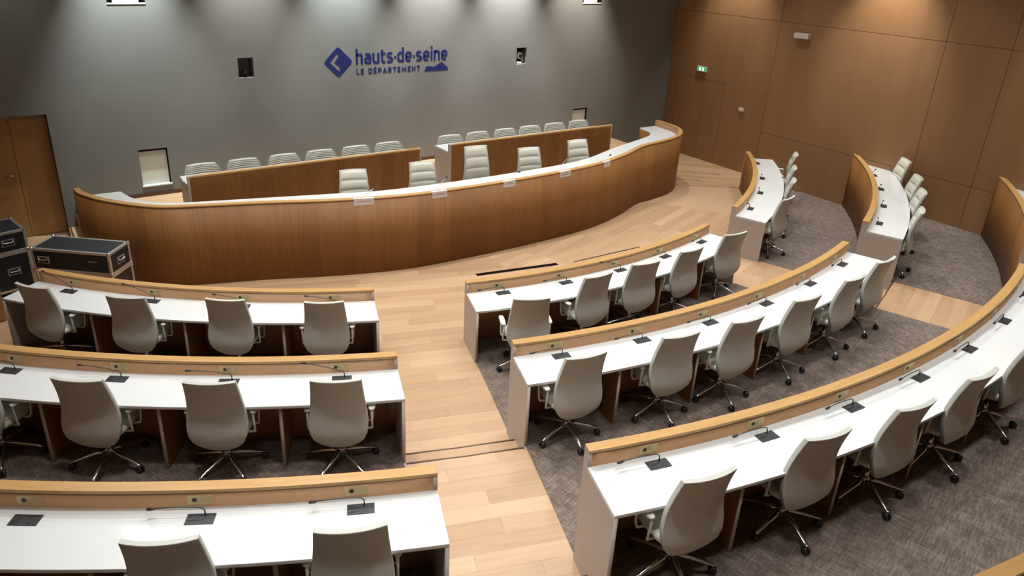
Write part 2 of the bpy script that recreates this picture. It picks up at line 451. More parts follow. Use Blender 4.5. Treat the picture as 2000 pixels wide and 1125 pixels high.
d2 = tag(empty('door_2', (WR, 12.70, 0)), 'flush wooden double door in the panelled right wall under the exit sign', None, None, 'structure')
la = MB().box(0, .018, .004, .926, .006, 2.048).build('door_leaf', 'wallwood', d2)
MB().box(0, .018, -.626, -.004, .006, 2.048).build('door_leaf', 'wallwood', d2)
MB().tube([(0, .07, 1.0), (-.035, .07, 1.0), (-.04, .09, 1.0), (-.04, .16, 1.0)], .009, 8).build('door_handle', 'doorwood', la)

# baseboards
struct(MB().box(.70, 12.9, WB - .018, WB, .51, .58), 'baseboard_back', 'darkwood', 'dark wooden baseboard along the grey wall')

# tiers ------------------------------------------------------------
def sector(r0, r1, a0, a1, z0, z1, n=24):
    """a0,a1: functions of r or numbers"""
    f0 = a0 if callable(a0) else (lambda r: a0); f1 = a1 if callable(a1) else (lambda r: a1)
    A = arc(r1, f0(r1), f1(r1), n); B = arc(r0, f1(r0), f0(r0), n)
    rs_ = [r0 + (r1 - r0) * q / 6 for q in range(1, 6)]
    A = A + [polar(f1(q), q) for q in rs_[::-1]]; B = B + [polar(f0(q), q) for q in rs_]
    pts = [cl(p) for p in A + B]; out = [pts[0]]
    for p in pts[1:]:
        if math.dist(p, out[-1]) > 1e-4: out.append(p)
    return out
n_in = lambda r: -e_in(r); n_out = lambda r: -e_out(r)
wall_a = lambda r: math.degrees(math.asin(min(.999, (WR - CX - .003) / r)))
blocks = {'left': (lambda r: -min(wall_a(r), 50.2 + max(0, r - 9.75) * 2.4), lambda r: e_out(r) - .1), 'centre': (lambda r: e_in(r) + .1, lambda r: n_in(r) - .1), 'right': (lambda r: n_out(r) + .1, lambda r: min(wall_a(r), 49.4 + max(0, r - 9.75) * 2.4))}
rows_n = ['front', 'second', 'third', 'fourth']
REND = RR + [19.4]
for k in range(4):
    for bn, (a, b) in blocks.items():
        z = k * ST; r0 = RR[k] + .02; r1 = REND[k + 1] + .02
        if k == 3: r1 = 19.2
        P = sector(r0, r1, a, b, 0, 0)
        mb = MB().prism(P, -.01 if k == 0 else 0.0, z + .006)
        struct(mb, 'floor', 'carpet', 'taupe woven carpet under the %s row of the %s block' % (rows_n[k], bn))
stair_objs = []
for sgn, an in ((1, 'left'), (-1, 'right')):
    lo = e_out if sgn == 1 else n_in; hi = e_in if sgn == 1 else n_out
    for k in range(1, 4):
        z = k * ST; r = RR[k]
        st = struct(MB().prism(sector(r + .31, r + .66, lambda q: lo(q) - .2, lambda q: hi(q) + .2, 0, 0, 6), z - ST - .01, z - ST / 2 - .016), 'floor', 'parquet', 'oak step of the %s aisle beside the %s row' % (an, rows_n[k]))
        r1 = RR[k + 1] + .33 if k < 3 else 19.2
        ld = struct(MB().prism(sector(r + .63, r1, lambda q: lo(q) - .2, lambda q: hi(q) + .2, 0, 0, 6), z - ST - .01, z - .016), 'floor', 'parquet', 'oak landing of the %s aisle beside the %s row' % (an, rows_n[k]))
        stair_objs.append((sgn, k, st, ld))
        for rr, zz, par in ((r + .31, z - ST / 2, st), (r + .63, z, ld)):
            MB().strip([(*polar(t, rr),) for t in (lo(rr) + .02, (lo(rr) + hi(rr)) / 2, hi(rr) - .02)], [polar(t, rr + .018) for t in (lo(rr) + .02, (lo(rr) + hi(rr)) / 2, hi(rr) - .02)], zz - .016, zz + .002).build('step_nosing', 'darkwood', par)

# platform behind the big curved desk
OUT = catmull([(.62, 12.45), (.68, 12.15), (.95, 11.65), (1.52, 11.05), (2.17, 10.79), (2.87, 10.565), (3.95, 10.16), (5.0, 9.88), (6.0, 9.81), (7.07, 9.79),
               (8.35, 9.84), (9.25, 9.97), (10.1, 10.24), (10.85, 10.56), (11.5, 10.68), (12.1, 10.82), (12.6, 11.12), (12.9, 11.58), (12.97, 12.26)], 6)
OUT = resample(OUT, 150)
IN_ = resample(catmull([(1.26, 12.44), (1.38, 12.0), (1.61, 11.69), (2.0, 11.47), (3.2, 11.13), (4.2, 10.85), (5.0, 10.65), (6.0, 10.57), (7.0, 10.54), (8.0, 10.55),
                        (8.87, 10.6), (9.6, 10.75), (10.52, 11.1), (11.5, 11.40), (12.05, 11.60), (12.32, 11.88), (12.39, 12.26)], 6), 150)
PZ = .38
back = offset(OUT, .05)
plat = back + [(12.92, WB - .001), (.67, WB - .001)]
struct(MB().prism(plat, 0, PZ), 'floor', 'parquet', 'raised oak platform floor behind the big curved desk')
struct(MB().prism([(.70, 12.47), (1.36, 12.47), (1.75, 11.8), (12.0, 11.8), (12.35, 12.3), (12.9, 12.3), (12.9, WB - .001), (.70, WB - .001)], PZ, .51), 'floor', 'parquet', 'upper oak platform level under the rear desks')
o = struct(MB().box(.52, .67, 12.7, WB - .002, 0, .139), 'floor', 'parquet', 'low oak step up to the platform beside the left door')
MB().box(.53, .56, 12.7, WB - .002, .139, .142).build('step_nosing', 'darkwood', o)

# parquet planks ----------------------------------------------------
def clip(poly, edges):
    """poly ccw, edges: list of (point, inward normal)"""
    for (px, py), (nx, ny) in edges:
        out = []
        for i in range(len(poly)):
            a, b = poly[i], poly[(i + 1) % len(poly)]
            da = (a[0] - px) * nx + (a[1] - py) * ny; db = (b[0] - px) * nx + (b[1] - py) * ny
            if da >= 0: out.append(a)
            if (da >= 0) != (db >= 0):
                t = da / (da - db); out.append((a[0] + (b[0] - a[0]) * t, a[1] + (b[1] - a[1]) * t))
        poly = out
        if len(poly) < 3: return []
    return poly
plank_meshes = {}
def planks(region, ang, z, parent, skip=None, wid=.185, seed=1, lim=300):
    rnd = random.Random(seed); a = R_(ang); ca, sa = cos(a), sin(a)
    L2 = lambda p: (p[0] * ca + p[1] * sa, -p[0] * sa + p[1] * ca)
    W2 = lambda p: (p[0] * ca - p[1] * sa, p[0] * sa + p[1] * ca)
    reg = [L2(p) for p in region]; n = len(reg)
    ar = sum(reg[i][0] * reg[(i + 1) % n][1] - reg[(i + 1) % n][0] * reg[i][1] for i in range(n))
    if ar < 0: reg = reg[::-1]
    E = []
    for i in range(n):
        p, q = reg[i], reg[(i + 1) % n]; d = math.dist(p, q)
        if d > 1e-6: E.append((p, (-(q[1] - p[1]) / d, (q[0] - p[0]) / d)))
    x0, x1 = min(p[0] for p in reg), max(p[0] for p in reg); y0, y1 = min(p[1] for p in reg), max(p[1] for p in reg)
    y = y0; made = 0; g = .0006
    while y < y1:
        x = x0 - rnd.random() * 1.5
        while x < x1:
            ln = rnd.choice([1.1, 1.35, 1.6, 1.9, 2.2])
            P = clip([(x + g, y + g), (x + ln - g, y + g), (x + ln - g, y + wid - g), (x + g, y + wid - g)], E)
            x += ln
            if not P: continue
            cx_ = sum(p[0] for p in P) / len(P); cy_ = sum(p[1] for p in P) / len(P)
            Pa = sum(P[i][0] * P[(i + 1) % len(P)][1] - P[(i + 1) % len(P)][0] * P[i][1] for i in range(len(P))) / 2
            if Pa < .006: continue
            cw = W2((cx_, cy_))
            if not in_view((*cw, z), 60) or (skip and skip(cw)): continue
            if made >= lim: continue
            key = (round(ln, 2)) if abs(Pa - (ln - 2 * g) * (wid - 2 * g)) < 1e-5 else None
            if key is not None and key in plank_meshes: me = plank_meshes[key]
            else:
                me = MB().prism([(p[0] - cx_, p[1] - cy_) for p in P], -.0155, 0).mesh('plank'); me.materials.append(M['parquet'])
                if key is not None: plank_meshes[key] = me
            o = bpy.data.objects.new('plank', me); COL.objects.link(o); o.parent = parent
            o.location = (*cw, z); o.rotation_euler = (0, 0, a); made += 1
        y += wid
    return made
def polar_of(p):
    dx, dy = p[0] - CX, CY - p[1]; return math.degrees(math.atan2(dx, dy)), math.hypot(dx, dy)
# front edge of the curved desk as y(x), to leave out what it covers
def desk_y(x):
    for a, b in zip(OUT, OUT[1:]):
        if a[0] <= x <= b[0]: return a[1] + (b[1] - a[1]) * (x - a[0]) / max(1e-6, b[0] - a[0])
    return 99
def hid(p):
    t, r = polar_of(p)
    if p[1] > desk_y(p[0]) + .35: return True
    if p[0] < .4 and p[1] < 12.9: return True
    if abs(t) < abs(e_in(r)) - 5.0 and r > RR[0] + .15: return True
    if abs(t) > abs(e_out(r)) + 5.0 and r > RR[0] + .15 and p[0] < 14.2 and abs(t) < 48: return True
    return False
def rp(t, r): return polar(t, r)
cnt = []
cA = planks([rp(-4, 2), rp(-4, 11), rp(-15, 11.5), rp(-22, 11.5), rp(-50, 11), rp(-60, 3)], -18, 0, FLOOR, hid, seed=3); cA2 = 0
seam = [(11.3, 10.4), (12.23, 9.27)]
# centre: from the left radial seam to the right seam
cB = planks([rp(-4, 2.2), rp(-4, 9.5), rp(0, 9.6), rp(15, 9.2), rp(22.6, 9.0), (12.32, 9.16), (11.0, 10.76), (9.0, 13.2)], 17, 0, FLOOR, hid, seed=5)
cC = planks([(10.88, 10.87), (12.30, 9.15), rp(36, 9.3), rp(50, 9.3), (WR, 9.6), (WR, WB), (12.9, WB), (10.9, WB)], -40, 0, FLOOR, hid, seed=6)
cD = planks([rp(22.7, 9.0), rp(22.7, 11.5), rp(14.5, 11.5), rp(14.5, 9.2)], 18, 0, FLOOR, hid, seed=7)
planks([(-.99, WB), (-.99, WB + .25), (.51, WB + .25), (.51, WB)], 0, 0, FLOOR, None, seed=9)
cE = planks([(.35, WB), (-.99, WB), (-1.0, 11.5), (.35, 11.5)], 0, 0, FLOOR, None, seed=8)
for sgn, k, st, ld in stair_objs:
    if k == 3 and sgn == -1: continue
    lo = e_out if sgn == 1 else n_in; hi = e_in if sgn == 1 else n_out
    r = RR[k]
    for r0, r1, z, par in ((r + .34, r + .63, k * ST - ST / 2, st), (r + .66, (RR[k + 1] + .32 if k < 3 else 17), k * ST, ld)):
        reg = [rp(lo(r0) - .15, r0), rp(lo(r1) - .15, r1), rp((lo(r1) + hi(r1)) / 2, r1), rp(hi(r1) + .15, r1), rp(hi(r0) + .15, r0)]
        planks(reg, -18.6 * sgn, z, par, None, seed=20 + k)
print('planks', cA, cA2, cB, cC, cD, cE)

# dark floor ducts in front of the centre block
def duct(a, b, wd, label):
    v = Vector((b[0] - a[0], b[1] - a[1])); L_ = v.length; o = tag(empty('floor_duct', ((a[0] + b[0]) / 2, (a[1] + b[1]) / 2, 0), math.atan2(v.y, v.x)), label, 'floor duct')
    MB().box(-L_ / 2, L_ / 2, -wd / 2, wd / 2, .0005, .003).build('cover_strip', 'black' if wd > .04 else 'darkwood', o)
    b_ = MB(); b_.box(-L_ / 2 - .006, L_ / 2 + .006, -wd / 2 - .006, -wd / 2, .0005, .004); b_.box(-L_ / 2 - .006, L_ / 2 + .006, wd / 2, wd / 2 + .006, .0005, .004); b_.build('frame', 'darkwood', o)
duct((5.90, 9.13), (7.36, 8.85), .078, 'wide black duct slot in the parquet before the centre block')
duct((7.68, 8.78), (9.19, 8.74), .018, 'thin brown duct slot in the parquet right of the black one')

# ================================================================== THE BIG CURVED DESK
bd = tag(empty('presidential_desk', (6.9, 9.8, 0)), 'long wavy oak fronted desk with white top on the platform', 'desk')
def ch(o, par):
    o.parent = par; o.matrix_parent_inverse = Matrix.Translation(par.location).inverted() if par.rotation_euler.z == 0 else par.matrix_world.inverted(); return o
IN9 = offset(OUT, .085)
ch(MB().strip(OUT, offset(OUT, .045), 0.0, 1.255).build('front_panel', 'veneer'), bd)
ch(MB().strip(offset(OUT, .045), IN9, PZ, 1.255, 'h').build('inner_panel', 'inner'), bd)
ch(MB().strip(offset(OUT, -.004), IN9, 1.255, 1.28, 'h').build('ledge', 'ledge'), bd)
ch(MB().strip(IN9, IN_, 1.105, 1.14).build('desktop', 'white'), bd)
for a, b in ((0, 22), (128, 151)):
    ch(MB().strip(IN_[a:b], offset(IN_, -.03)[a:b], PZ, 1.105).build('inner_fascia', 'veneer'), bd)
for i, (p, q) in enumerate(((OUT[0], IN_[0]), (OUT[-1], IN_[-1]))):
    y = p[1]; ch(MB().box(min(p[0], q[0]) + .03, max(p[0], q[0]) - .03, y - .03, y, PZ, 1.105).build('side_panel', 'side'), bd)

# name cards hung on its front
NAMES = [(4.36, .31, 1), (5.62, .27, 2), (6.94, .26, 2), (8.17, .26, 3), (9.37, .21, 1)]
cardlab = ['first white name card from the left on the curved desk front', 'second white name card from the left on the curved desk front', 'middle white name card on the curved desk front',
           'fourth white name card from the left on the curved desk front', 'rightmost white name card on the curved desk front']
for i, (x, wd, nl) in enumerate(NAMES):
    j = min(range(len(OUT)), key=lambda q: abs(OUT[q][0] - x) + (0 if OUT[q][1] < 11 else 9))
    a, b = OUT[j - 1], OUT[j + 1]; ang = math.atan2(b[1] - a[1], b[0] - a[0]); nx, ny = sin(ang), -cos(ang)
    o = empty('name_card', (OUT[j][0] + nx * .007, OUT[j][1] + ny * .007, 1.17), ang); tag(o, cardlab[i], 'name card', 'name cards on the curved desk')
    c = MB(); c.box(-wd / 2, wd / 2, -.0015, .0, 0, .112); c.box(-wd / 2, wd / 2, 0, .05, .1115, .113); c.build('card', 'paper', o)
    t = MB(); rnd = random.Random(i)
    for l in range(nl):
        z = .062 - l * .018 + (.01 if nl > 1 else 0); xx = -wd * (.36 if l else .22); e = wd * (.36 if l else .22)
        if nl == 1: xx, e = -wd * .4, wd * .4
        while xx < e:
            s_ = rnd.uniform(.006, .016); t.box(xx, min(xx + s_, e), -.0022, -.0014, z, z + .008); xx += s_ + .004
    t.build('print', 'ink', o)

# rear desks on the platform
def rear_desk(x0, x1, label):
    o = tag(empty('rear_desk', ((x0 + x1) / 2, 11.9, .38)), label, 'desk'); hw = (x1 - x0) / 2
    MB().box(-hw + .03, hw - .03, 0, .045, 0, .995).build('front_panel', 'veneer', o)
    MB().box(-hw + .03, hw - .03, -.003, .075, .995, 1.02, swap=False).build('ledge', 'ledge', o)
    MB().box(-hw, hw, .075, .60, .835, .87).build('desktop', 'white', o, bevel=.002)
    for s_ in (-1, 1):
        P = MB(); x = -hw if s_ < 0 else hw - .03
        P.box(x, x + .03, .0, .60, .0, .835); P.box(x, x + .03, 0, .075, .835, 1.02); P.build('side_panel', 'side', o)
    for q in range(1, 3):
        x = -hw + 2 * hw * q / 3; MB().box(x - .015, x + .015, .1, .28, .13, .835).build('support_panel', 'side', o)
rear_desk(2.18, 6.36, 'straight oak fronted rear desk on the left of the platform')
rear_desk(6.99, 11.17, 'straight oak fronted rear desk on the right of the platform')

# ================================================================== CURVED ROW DESKS
SEATS = {(0, 'left'): [-46.5, -39.5, -32.5, -25.55], (1, 'left'): [-40.5, -35.15, -29.85, -24.47], (2, 'left'): [-33.0, -28.13, -23.56],
         (0, 'centre'): [-11.97, -6.06, -.11, 5.84, 11.89], (1, 'centre'): [-13.0, -7.92, -2.83, 2.31, 7.53, 12.66],
         (2, 'centre'): [-13.8, -9.24, -4.77, -.3, 4.09, 8.6, 13.1], (0, 'right'): [25.59, 32.47, 39.14, 46.6], (1, 'right'): [24.17, 29.53, 35.18, 40.22],
         (2, 'right'): [], (3, 'centre'): []}
ENDS = {(0, 'left'): (-50.1, -22.5), (1, 'left'): (-45.6, -21.72), (2, 'left'): (-36.9, -21.2), (0, 'centre'): (-14.9, 14.7), (1, 'centre'): (-15.5, 15.45),
        (2, 'centre'): (-16.13, 16.0), (0, 'right'): (22.2, 49.3), (1, 'right'): (21.5, 45.7), (2, 'right'): (21.1, 36.9), (3, 'centre'): (-16.5, 16.5)}
for (k, bn), (t0, t1) in ENDS.items():
    r = RR[k]; fl = k * ST; base = max(0, (k - 1) * ST); n = max(12, int((t1 - t0) * 1.5))
    tm = (t0 + t1) / 2
    o = tag(empty('curved_desk', (*polar(tm, r), fl)), 'curved white topped desk with oak ledge, %s row of the %s block' % (rows_n[k], bn), 'desk', 'curved desks of the seating rows')
    T = Matrix.Translation(o.location).inverted()
    ins = math.degrees(.03 / r)
    wallL = (k >= 1 and bn == 'left'); wallR = (k >= 1 and bn == 'right')
    a0 = t0 + (0 if wallL else ins); a1 = t1 - (0 if wallR else ins)
    # the block sides run parallel to the aisle, so the end angles drift with the radius
    g0 = {'left': lambda q: 0, 'centre': lambda q: e_in(q) - e_in(r), 'right': lambda q: e_out(r) - e_out(q)}[bn]
    g1 = {'left': lambda q: e_out(q) - e_out(r), 'centre': lambda q: e_in(r) - e_in(q), 'right': lambda q: 0}[bn]
    def AR(q, x0=0, x1=0): return arc(q, t0 + g0(q) + x0, t1 + g1(q) - x1, n)
    i0 = 0 if wallL else ins; i1 = 0 if wallR else ins
    def part(mb, nm, m_, bevel=0):
        mb.v = [(min(max(v[0], WL + .002), WR - .002), v[1], v[2]) for v in mb.v]
        q = mb.build(nm, m_, o, bevel); q.matrix_parent_inverse = T; return q
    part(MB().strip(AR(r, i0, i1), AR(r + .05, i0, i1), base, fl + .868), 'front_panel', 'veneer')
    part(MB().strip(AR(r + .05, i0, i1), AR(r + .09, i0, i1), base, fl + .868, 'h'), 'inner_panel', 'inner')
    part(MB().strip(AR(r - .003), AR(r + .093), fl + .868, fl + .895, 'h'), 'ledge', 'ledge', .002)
    part(MB().strip(AR(r + .09), AR(r + .625), fl + .712, fl + .742), 'desktop', 'white', .002)
    for t, s_, wall in ((t0, 1, wallL), (t1, -1, wallR)):
        if wall: continue
        gg = g0 if s_ > 0 else g1
        def pr(q):
            u = t + gg(q); v = u + s_ * ins; a_, b_ = (u, v) if s_ > 0 else (v, u); return [polar(a_, q), polar(b_, q)]
        mb = MB().strip(pr(r), pr(r + .625), base, fl + .712)
        if k: mb.strip(pr(r + .6), pr(r + .66), base, fl - .001)
        mb.strip(pr(r), pr(r + .09), fl + .712, fl + .868)
        part(mb, 'side_panel', 'side')
    ss = SEATS[(k, bn)]
    for a, b in zip(ss, ss[1:]):
        t = (a + b) / 2; h = math.degrees(.015 / r)
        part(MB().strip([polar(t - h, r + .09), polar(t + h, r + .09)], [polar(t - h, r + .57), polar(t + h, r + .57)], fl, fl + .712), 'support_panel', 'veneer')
        q = part(MB().strip([polar(t - h, r + .57), polar(t + h, r + .57)], [polar(t - h, r + .575), polar(t + h, r + .575)], fl, fl + .712), 'edge_band', 'side')
        q.parent = o.children[-1] if o.children[-1].name.startswith('support') else q.parent
    for t in ss:
        q = empty('power_outlet', (0, 0, 0)); 
        pl = MB().box(-.085, .085, -.001, .006, -.038, .038).build('power_outlet', 'brass', o, .0015)
        bpy.data.objects.remove(q)
        pl.matrix_parent_inverse = T; x, y = polar(t - .12, r + .09); pl.location = (x, y, fl + .808); pl.rotation_euler = (0, 0, R_(t) + pi)
        MB().tube([(.035, .004, .002), (.035, .0085, .002)], .017, 16).build('socket', 'blackpl', pl)
        MB().tube([(-.035, .004, .002), (-.035, .008, .002)], .006, 10).build('screw', 'alu', pl)

# ================================================================== CHAIRS
def shell_w(z):           # half width of the back shell at height z
    z0 = .315
    if z < .60:
        u = max(0, min(1, (z - z0) / .285)); return .27 * (1 - (1 - u) ** 2.3) ** (1 / 2.1)
    u = (z - .60) / .51
    return .272 - .048 * u - .006 * sin(u * pi)
def shell_y(z):
    if z > .76: return -.195 - .085 * ((z - .76) / .35) ** 1.5
    u = min(1, (.76 - z) / .30); y = -.195 - .040 * sin(u * pi / 2) ** 2
    if z < .46: y += .9 * (.46 - z) ** 1.2
    return y
def back_shell(top=1.11, wf=shell_w, yf=shell_y, th=.026, conc=.055):
    zs_ = [.315, .319, .33, .35, .385, .435, .50, .55, .61, .68, .76, .84, .92, 1.0, 1.06, 1.10, 1.11]
    zs_ = [.315 + (z - .315) * (top - .315) / .795 for z in zs_]
    ts = [-1, -.97, -.8, -.5, -.25, 0, .25, .5, .8, .97, 1]
    def P(z, t, off):
        w_ = max(wf(z), .02); return (w_ * t, yf(z) + conc * (w_ / .27) ** 2 * abs(t) ** 2.2 + off, z)
    O = [[P(z, t, -th if (0 < i < len(zs_) - 1) else -th * .85) for t in ts] for i, z in enumerate(zs_)]
    I = [[P(z, t, th * .6) for t in ts[::-1]] for z in zs_]
    mb = MB(); rows = [a + b for a, b in zip(O, I)]
    rows = [r_ + [r_[0]] for r_ in rows]
    mb.grid(rows[::1]); n = len(rows[0])
    mb.face([i for i in range(n - 1)]); mb.face([(len(rows) - 1) * n + i for i in range(n - 2, -1, -1)])
    return mb
def cushion(z0, z1, wf=shell_w, yf=shell_y, bulge=.034, conc=.055, nv=7, inset=.015):
    mb = MB(); ts = [-1, -.97, -.85, -.6, -.3, 0, .3, .6, .85, .97, 1]; rows = []
    for i in range(nv + 1):
        u = i / nv; z = z0 + (z1 - z0) * u; e = (1 - abs(2 * u - 1) ** 3.2)
        row = []
        for t in ts:
            w_ = wf(min(max(z, z0), z1)) - inset; f = (1 - abs(t) ** 5)
            row.append((w_ * t, yf(z) + conc * (w_ / .27) ** 2 * abs(t) ** 2.2 + .006 + bulge * (.45 + .55 * e ** .6) * (f ** .5 if f > 0 else 0) * (.25 + .75 * e ** .5), z))
        rows.append(row)
    mb.grid(rows[::-1]); return mb
def loft_box(secs, n=20, p=4.0):
    """super-ellipse sections (z, cx, cy, hx, hy) lofted"""
    mb = MB(); rows = []
    for z, cx_, cy_, hx, hy in secs:
        row = []
        for j in range(n + 1):
            a = 2 * pi * j / n; c, s_ = cos(a), sin(a)
            row.append((cx_ + hx * math.copysign(abs(c) ** (2 / p), c), cy_ + hy * math.copysign(abs(s_) ** (2 / p), s_), z))
        rows.append(row)
    mb.grid(rows); mb.face([i for i in range(n)][::-1]); mb.face([(len(rows) - 1) * (n + 1) + i for i in range(n)]); return mb
def make_chair(kind):
    root = empty('swivel_chair')
    if kind in ('high', 'tall'):
        q = 1 if kind == 'high' else 1.195
        W_ = lambda z: shell_w(.35 + (z - .35) / q); Y_ = lambda z: shell_y(.35 + (z - .35) / q)
        back_shell(.35 + .76 * q, W_, Y_).build('back_shell', 'leather', root, recalc=True)
        for a, b in ((.46, .625), (.629, .79), (.794, .95), (.954, 1.105)):
            a, b = .35 + (a - .35) * q, .35 + (b - .35) * q
            cushion(a, b, W_, Y_).build('back_cushion', 'leather_front', root, recalc=False)
    else:
        lw = lambda z: (.31 * (1 - (1 - min(1, max(0, (z - .315) / .25))) ** 2.3) ** .5) if z < .60 else (.31 - .02 * (z - .60) / .12 if z < .72 else .29 - .085 * ((z - .72) / .17) ** 1.7)
        ly = lambda z: -.20 - .06 * max(0, z - .45)
        back_shell(.86, lw, ly, .022, .07).build('back_shell', 'leather', root, recalc=True)
        zz = [.44, .52, .59, .65, .70, .735, .765, .795, .825, .857]
        for a, b in zip(zz, zz[1:]):
            cushion(a + .001, b - .001, lw, ly, .017, .07, 5).build('back_rib', 'leather_front', root)
    loft_box([(.425, 0, .05, .20, .20), (.435, 0, .05, .235, .235), (.46, 0, .05, .25, .25), (.485, 0, .05, .245, .245), (.50, 0, .05, .215, .22), (.505, 0, .05, .15, .16)]).build('seat', 'leather_front', root, recalc=True)
    for s_ in (-1, 1):
        mb = MB(); x = s_ * .295
        mb.tube([(s_ * .22, -.05, .43), (x, -.05, .44), (x, -.06, .46), (x, -.075, .64), (x, -.06, .655), (x, .12, .655), (x, .135, .64), (x, .10, .46), (x, .08, .44), (s_ * .22, .08, .43)], .011, 8)
        a = mb.build('armrest', 'armwhite', root, recalc=True)
        pd = loft_box([(.655, x, .035, .026, .115), (.660, x, .035, .034, .125), (.674, x, .035, .034, .125), (.680, x, .035, .026, .115)], 16, 3.5).build('arm_pad', 'armwhite', a, recalc=True)
    mb = loft_box([(.365, 0, .0, .07, .09), (.375, 0, .0, .10, .13), (.42, 0, .0, .12, .16), (.428, 0, .0, .12, .16)]); mb.build('tilt_mechanism', 'blackpl', root, recalc=True)
    MB().tube([(0, 0, .16), (0, 0, .26), (0, 0, .261), (0, 0, .37)], [.028, .028, .017, .017], 12).build('gas_column', 'chrome', root)
    MB().tube([(0, 0, .115), (0, 0, .125), (0, 0, .185), (0, 0, .195)], [.03, .045, .040, .03], 14).build('base_hub', 'chrome', root)
    lg = MB(); rows = []
    for x, zc, hw_, hh in ((.03, .160, .026, .022), (.10, .148, .024, .019), (.20, .122, .020, .015), (.30, .092, .017, .012), (.335, .080, .016, .010), (.345, .077, .009, .006)):
        rows.append([(x, hw_ * cos(a), zc + hh * sin(a)) for a in [2 * pi * q / 8 for q in range(9)]])
    lg.grid(rows[::-1]); lg.face(list(range(8))); lg.face([5 * 9 + i for i in range(8)]); lgm = lg.mesh('leg'); lgm.materials.append(M['chrome'])
    cs = MB()
    for s_ in (-1, 1): cs.tube([(.335, s_ * .008, .034), (.335, s_ * .014, .034), (.335, s_ * .028, .034)], [.033, .034, .027], 14)
    cs.tube([(.335, 0, .034), (.335, 0, .078)], .010, 8); csm = cs.mesh('caster'); csm.materials.append(M['blackpl'])
    sub = empty('tmp')
    for q in range(5):
        l = bpy.data.objects.new('leg', lgm); COL.objects.link(l); l.parent = root; l.rotation_euler = (0, 0, 2 * pi * q / 5)
        c = bpy.data.objects.new('caster', csm); COL.objects.link(c); c.parent = l
    bpy.data.objects.remove(sub)
    return root
protos = {q: make_chair(q) for q in ('high', 'low', 'tall')}; used = dict.fromkeys(protos, False)
def place_chair(kind, x, y, z, rz, label, group, spin=None):
    if not used[kind]: o = protos[kind]; used[kind] = True
    else: o = copy_tree(protos[kind])
    o.location = (x, y, z); o.rotation_euler = (0, 0, rz); tag(o, label, 'chair', group)
    if spin is None: spin = random.uniform(0, 72)
    i = 0
    for c in o.children:
        if c.name.split('.')[0] == 'leg': c.rotation_euler = (0, 0, R_(spin + 72 * i)); i += 1
    return o
# (theta, radius of the column, yaw of the chair)
CH = {(0, 'left'): [(-45.9, 9.63, -3, 40), (-39.1, 9.64, 2, 12), (-32.46, 9.57, -2, 30), (-25.9, 9.63, -1, 18)],
      (1, 'left'): [(-40.3, 11.72, -3, 20), (-35.15, 11.71, -1, 56), (-29.75, 11.71, 0, 20), (-24.5, 11.73, -3, 22)],
      (2, 'left'): [(-28.35, 13.83, 2, 5), (-23.8, 13.83, 1, 40)],
      (0, 'centre'): [(-11.8, 9.97, -13, 50), (-5.75, 9.66, 4, 30), (-.6, 9.62, -8, 26), (4.75, 9.62, -5, 20), (11.5, 9.65, -17, 10)],
      (1, 'centre'): [(-13.3, 11.75, 3, 53), (-7.75, 11.72, -3, 52), (-3.4, 11.75, -3, 40), (1.75, 11.73, -6, 35), (6.8, 11.75, -5, 30), (11.25, 11.76, -8, 25)],
      (2, 'centre'): [(-13.85, 13.86, 3, 44), (-9.0, 13.78, -2, 49), (-4.85, 13.80, -3, 40), (-.7, 13.80, -2, 42), (3.9, 13.82, -3, 30)],
      (0, 'right'): [(25.3, 9.66, -15, 0), (31.9, 9.58, 2, 20), (37.7, 9.58, -2, 12), (44.6, 9.72, -8, 50)],
      (1, 'right'): [(23.8, 11.68, 4, 6), (29.5, 11.68, 7, 30), (34.2, 11.68, 8, 44), (40.2, 11.66, 7, 20)]}
ordn = ['first', 'second', 'third', 'fourth', 'fifth', 'sixth', 'seventh']
def seat_txt(bn, i, n):
    if bn == 'left': return '%s from the aisle end' % ordn[n - 1 - i]
    if bn == 'centre': return '%s from the left end' % ordn[i]
    return '%s from the aisle end' % ordn[i]
for (k, bn), lst in CH.items():
    for i, (t, r, yaw, sp) in enumerate(lst):
        extra = {(0, 'centre', 0): ', pushed back', (0, 'centre', 4): ', turned aside'}.get((k, bn, i), '')
        place_chair('high', *polar(t, r), k * ST + .006, R_(t + yaw), 'ivory high back chair %s, %s row, %s block%s' % (seat_txt(bn, i, len(lst)), rows_n[k], bn, extra), 'ivory swivel chairs at the curved desks', sp)
# presidential chairs behind the big desk (facing the room)
PC = [(4.60, 11.0, -14, 0), (5.85, 10.93, -10, 0), (6.98, 10.97, -6, 0), (8.15, 10.92, -10, 0), (9.41, 11.0, -6, 0)]
pl_ = ['leftmost', 'second from left', 'tall middle', 'fourth from left', 'rightmost']
for i, (x, y, ang, dz) in enumerate(PC):
    a = R_(ang) + pi
    o = place_chair('tall' if i == 2 else 'high', x + sin(R_(ang)) * .24, y - cos(R_(ang)) * .24, PZ - .04, a, 'ivory ribbed high back chair behind the curved desk, %s' % pl_[i], 'ivory chairs behind the curved desk')
# low back chairs along the rear desks
RC = [2.57, 3.26, 3.98, 4.66, 5.36, 6.04, 7.42, 8.09, 8.79, 9.44, 10.12, 10.81]
for i, x in enumerate(RC):
    j = i % 6; side = 'left' if i < 6 else 'right'
    place_chair('low', x, 12.49, .51, pi + R_(random.uniform(-3, 3)), 'low rounded ivory chair at the %s rear desk, %s from the left' % (side, ordn[j]), 'low ivory chairs at the rear desks', 90)

